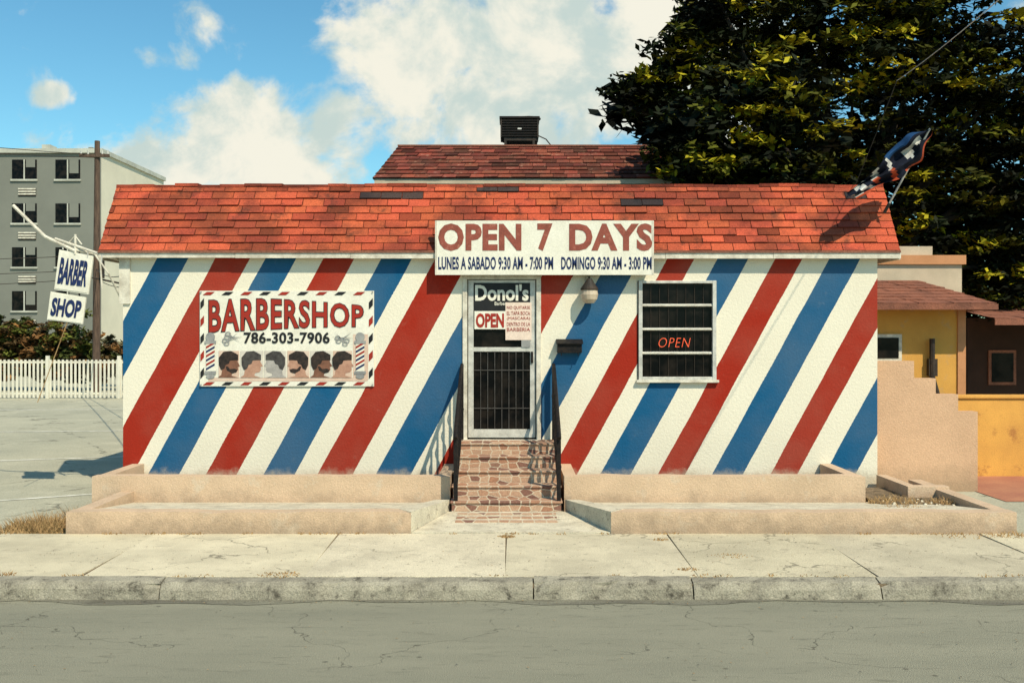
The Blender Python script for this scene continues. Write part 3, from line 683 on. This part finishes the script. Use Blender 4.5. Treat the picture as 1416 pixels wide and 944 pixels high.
for (x,yp,R) in lob:
    dd=lobD(x,yp); S=F/dd
    c=Vector(at(x,yp,dd)); Rm=R/S; n=int(16+ (R/10)**2*.5)
    dep=.5 if dd<19 else 2.4
    for i in range(n):
        v=Vector(rng.normal(size=3)).normalized(); rr=Rm*(rng.random()**.33)*1.02
        q=c+Vector((v.x*rr,v.y*min(rr,dep)*.9,v.z*rr))
        k=rng.random()
        if k<.28 and v.z>-.3: col=(.30,.255,.012)  # sunlit highlights painted into the leaf colour of some clumps
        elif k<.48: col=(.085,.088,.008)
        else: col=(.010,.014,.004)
        if v.z<-.2: col=tuple(q_*.4 for q_ in col)  # shade on the undersides painted into the leaf colour
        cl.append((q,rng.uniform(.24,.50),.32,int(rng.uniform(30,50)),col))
    for i in range(int(6+(R/10)**2*.16)):
        v=Vector(rng.normal(size=3)).normalized(); rr=Rm*(rng.random()**.4)*.82
        q=c+Vector((v.x*rr,(.5 if dd<19 else 1.9)+.5*v.y,v.z*rr)); inner.append((q,.5,.8,16,(.006,.009,.004)))  # near-black leaves paint the shade inside the crown
for i in range(170):   # dense lower skirt, its shade painted in as near-black leaf colour
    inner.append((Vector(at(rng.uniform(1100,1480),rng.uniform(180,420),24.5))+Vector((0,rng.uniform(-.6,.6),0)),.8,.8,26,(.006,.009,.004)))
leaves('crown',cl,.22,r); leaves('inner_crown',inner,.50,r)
b=MB(); tx,ty=7.6,D-CAMD
b.tube([(tx,ty,.1),(tx+.1,ty,1.8),(tx-.1,ty,3.4)],[.55,.42,.36],bark,12)
for (x,yp,R) in lob:
    e=Vector(at(x,yp,lobD(x,yp))); st=Vector((tx-.1,ty,3.2)); m=st.lerp(e,.5)+Vector((0,.4,.3))
    b.tube([st,m,e],[.2,.09,.02],bark,6)
b.obj('trunk_and_limbs',r,smooth=True)
def bush(name,specs,cols,leaf,D,n0=45):
    cl=[]
    for (x,yp,R) in specs:
        c=Vector(at(x,yp,D)); Rm=R/F*D
        for i in range(n0):
            v=Vector(rng.normal(size=3)).normalized()*Rm*(rng.random()**.4); col=cols[rng.integers(len(cols))]
            cl.append((c+v,Rm*.28,.6,34,col))
    return leaves(name,cl,leaf)
bush('hedge',[(x,478+random.uniform(-22,12),random.uniform(24,36)) for x in range(-60,112,20)]+[(x,502,26) for x in range(-60,170,22)],[(.17,.085,.03),(.08,.05,.02),(.26,.13,.04),(.05,.06,.015),(.10,.11,.02)],.26,39)
bush('shrub',[(156,480,20),(150,500,20),(168,498,18)],[(.14,.13,.07),(.22,.20,.11),(.05,.05,.025)],.26,42,30)
bush('bush',[(1405,392,30),(1425,420,28),(1388,432,18)],[(.03,.04,.01),(.18,.16,.012)],.2,27,40)
# dry grass & litter
def blades(b,x,y,z,n,h,sp,m=drym):
    for i in range(n):
        a=random.uniform(0,6.28); r_=sp*math.sqrt(random.random()); px_=x+r_*math.cos(a)*1.6; py_=y+r_*math.sin(a)
        hh=h*random.uniform(.4,1.1)*(1-.5*r_/sp); l=random.uniform(-1,1)*hh*1.0; l2=random.uniform(-1,1)*hh*.8; w=.006
        b.face([(px_-w,py_,z),(px_+w,py_,z),(px_+l,py_+l2,z+hh)],m)
b=MB(); 
for x,y,n,h,sp in ((-5.05,-2.45,700,.24,.22),(-4.85,-2.55,350,.18,.16),(-5.35,-2.6,300,.11,.22),(-4.8,-2.15,200,.30,.1),(5.0,-1.6,200,.15,.15),(4.45,-1.5,220,.16,.2),(4.3,-2.1,200,.14,.2),(5.15,-2.9,90,.07,.15),(4.7,-2.86,70,.05,.2),(4.6,-2.3,120,.12,.3)):
    blades(b,x,y,.13 if x<0 else (.15 if y<-2.8 else .25),n,h,sp)
for i in range(34): blades(b,random.uniform(-4.4,4.9),-2.79,.15,10,.04,.04)
for i in range(44): blades(b,random.uniform(-5.8,-4.3),-4.60,.152,18,.045,.07)
for i in range(16): blades(b,random.uniform(-4.2,5.8),-4.64,.152,10,.03,.05)
for x in jx[7:14]: blades(b,x,random.uniform(-4.5,-3),.13,16,.035,.05)
blades(b,-.06,-2.95,.152,80,.035,.06); blades(b,1.55,-4.4,.152,40,.03,.06); blades(b,2.05,-3.85,.152,60,.02,.12); blades(b,1.5,-3.1,.152,40,.03,.05); blades(b,-2.0,-4.6,.152,70,.03,.12)
b.obj('dry_grass')
b=MB()
for i in range(1100):
    x=random.uniform(-6,6.5); y=random.choice((random.uniform(-4.6,-2.85),random.uniform(-4.99,-4.87),random.uniform(-4.6,-2.85),random.uniform(-6.8,-5)))
    z=.158 if y>-4.8 else .009; a=random.uniform(0,3.14); s_=random.uniform(.003,.012); c,s2=math.cos(a)*s_,math.sin(a)*s_
    b.face([(x-c,y-s2,z),(x+s2*.5,y-c*.5,z+.003),(x+c,y+s2,z),(x-s2*.5,y+c*.5,z+.002)],random.choice((drym,soil,tar)))
b.obj('fallen_leaves')
# ------------------------------------------------------------ light, sky, camera
el,az=math.radians(48),math.radians(34)
S=Vector((math.sin(az)*math.cos(el),-math.cos(az)*math.cos(el),math.sin(el)))
l=bpy.data.lights.new('sun','SUN'); l.energy=5.0; l.angle=math.radians(.5); l.color=(1,.89,.69)
o=bpy.data.objects.new('sun',l); scene.collection.objects.link(o); o.rotation_euler=S.to_track_quat('Z','Y').to_euler(); o.location=(10,-10,20)
w=bpy.data.worlds.new('World'); scene.world=w; w.use_nodes=True; nt=w.node_tree; nt.nodes.clear()
out=N(nt,'ShaderNodeOutputWorld'); sky=N(nt,'ShaderNodeTexSky',sky_type='NISHITA'); sky.sun_disc=False
sky.sun_elevation=el; sky.sun_rotation=math.atan2(S.x,S.y); sky.air_density=1.0; sky.dust_density=.4; sky.ozone_density=2.0
hs=N(nt,'ShaderNodeHueSaturation'); hs.inputs['Saturation'].default_value=1.12; nt.links.new(sky.outputs[0],hs.inputs['Color'])
skc=mix(nt,1.0,hs.outputs[0],(1.15,1.75,1.6),'MULTIPLY')
bg=N(nt,'ShaderNodeBackground'); bg.inputs[1].default_value=.088; nt.links.new(skc,bg.inputs[0])
tc=N(nt,'ShaderNodeTexCoord'); sep=N(nt,'ShaderNodeSeparateXYZ'); nt.links.new(tc.outputs['Generated'],sep.inputs[0])
yc=math_(nt,'MAXIMUM',sep.outputs[1],.05); u=math_(nt,'DIVIDE',sep.outputs[0],yc); v=math_(nt,'DIVIDE',sep.outputs[2],yc)
cv=N(nt,'ShaderNodeCombineXYZ'); nt.links.new(u,cv.inputs[0]); nt.links.new(v,cv.inputs[1]); uv=cv.outputs[0]
blobs=[(780,100,240,120,2.2),(630,60,90,70,1.6),(900,60,180,120,2.0),(580,190,80,45,1.5),(400,165,145,50,1.6),(480,195,90,50,1.3),
  (180,220,130,45,1.3),(75,132,40,20,.40),(290,45,60,45,.55),(240,75,60,30,.40),(430,28,40,16,.25),(330,245,400,40,1.4)]
cur=None
for (x,y_,rx,ry,wt) in blobs:
    a=N(nt,'ShaderNodeVectorMath',operation='SUBTRACT'); nt.links.new(uv,a.inputs[0]); a.inputs[1].default_value=((x-708)/F,(465-y_)/F,0)
    m=N(nt,'ShaderNodeVectorMath',operation='MULTIPLY'); nt.links.new(a.outputs[0],m.inputs[0]); m.inputs[1].default_value=(F/rx,F/ry,0)
    dt=N(nt,'ShaderNodeVectorMath',operation='DOT_PRODUCT'); nt.links.new(m.outputs[0],dt.inputs[0]); nt.links.new(m.outputs[0],dt.inputs[1])
    q=math_(nt,'SUBTRACT',wt,dt.outputs['Value']); cur=q if cur is None else math_(nt,'MAXIMUM',cur,q)
cur=math_(nt,'MAXIMUM',cur,-1.0)
nz=noise(nt,uv,9,8,.58,.2)
den=math_(nt,'ADD',math_(nt,'MULTIPLY',cur,.42),math_(nt,'MULTIPLY',math_(nt,'SUBTRACT',nz,.5),4.4))
den=maprange(nt,den,-.10,.55,0,1,True)
n2=maprange(nt,noise(nt,uv,10,6,.6,.2),.40,.60,0,1,True)
cc=mix(nt,n2,(.62,.74,.70),(1.0,.97,.83))
bg2=N(nt,'ShaderNodeBackground'); bg2.inputs[1].default_value=.92; nt.links.new(cc,bg2.inputs[0])
ms=N(nt,'ShaderNodeMixShader'); nt.links.new(den,ms.inputs[0]); nt.links.new(bg.outputs[0],ms.inputs[1]); nt.links.new(bg2.outputs[0],ms.inputs[2]); nt.links.new(ms.outputs[0],out.inputs[0])
cam=bpy.data.cameras.new('camera'); co=bpy.data.objects.new('camera',cam); scene.collection.objects.link(co); scene.camera=co
co.location=(0,-CAMD,CAMH); co.rotation_euler=(math.radians(90),0,0); cam.sensor_width=36; cam.lens=F/1416*36; cam.shift_y=-7/1416; cam.clip_end=1500
scene.view_settings.view_transform='Standard'; scene.view_settings.look='None'; scene.view_settings.exposure=0
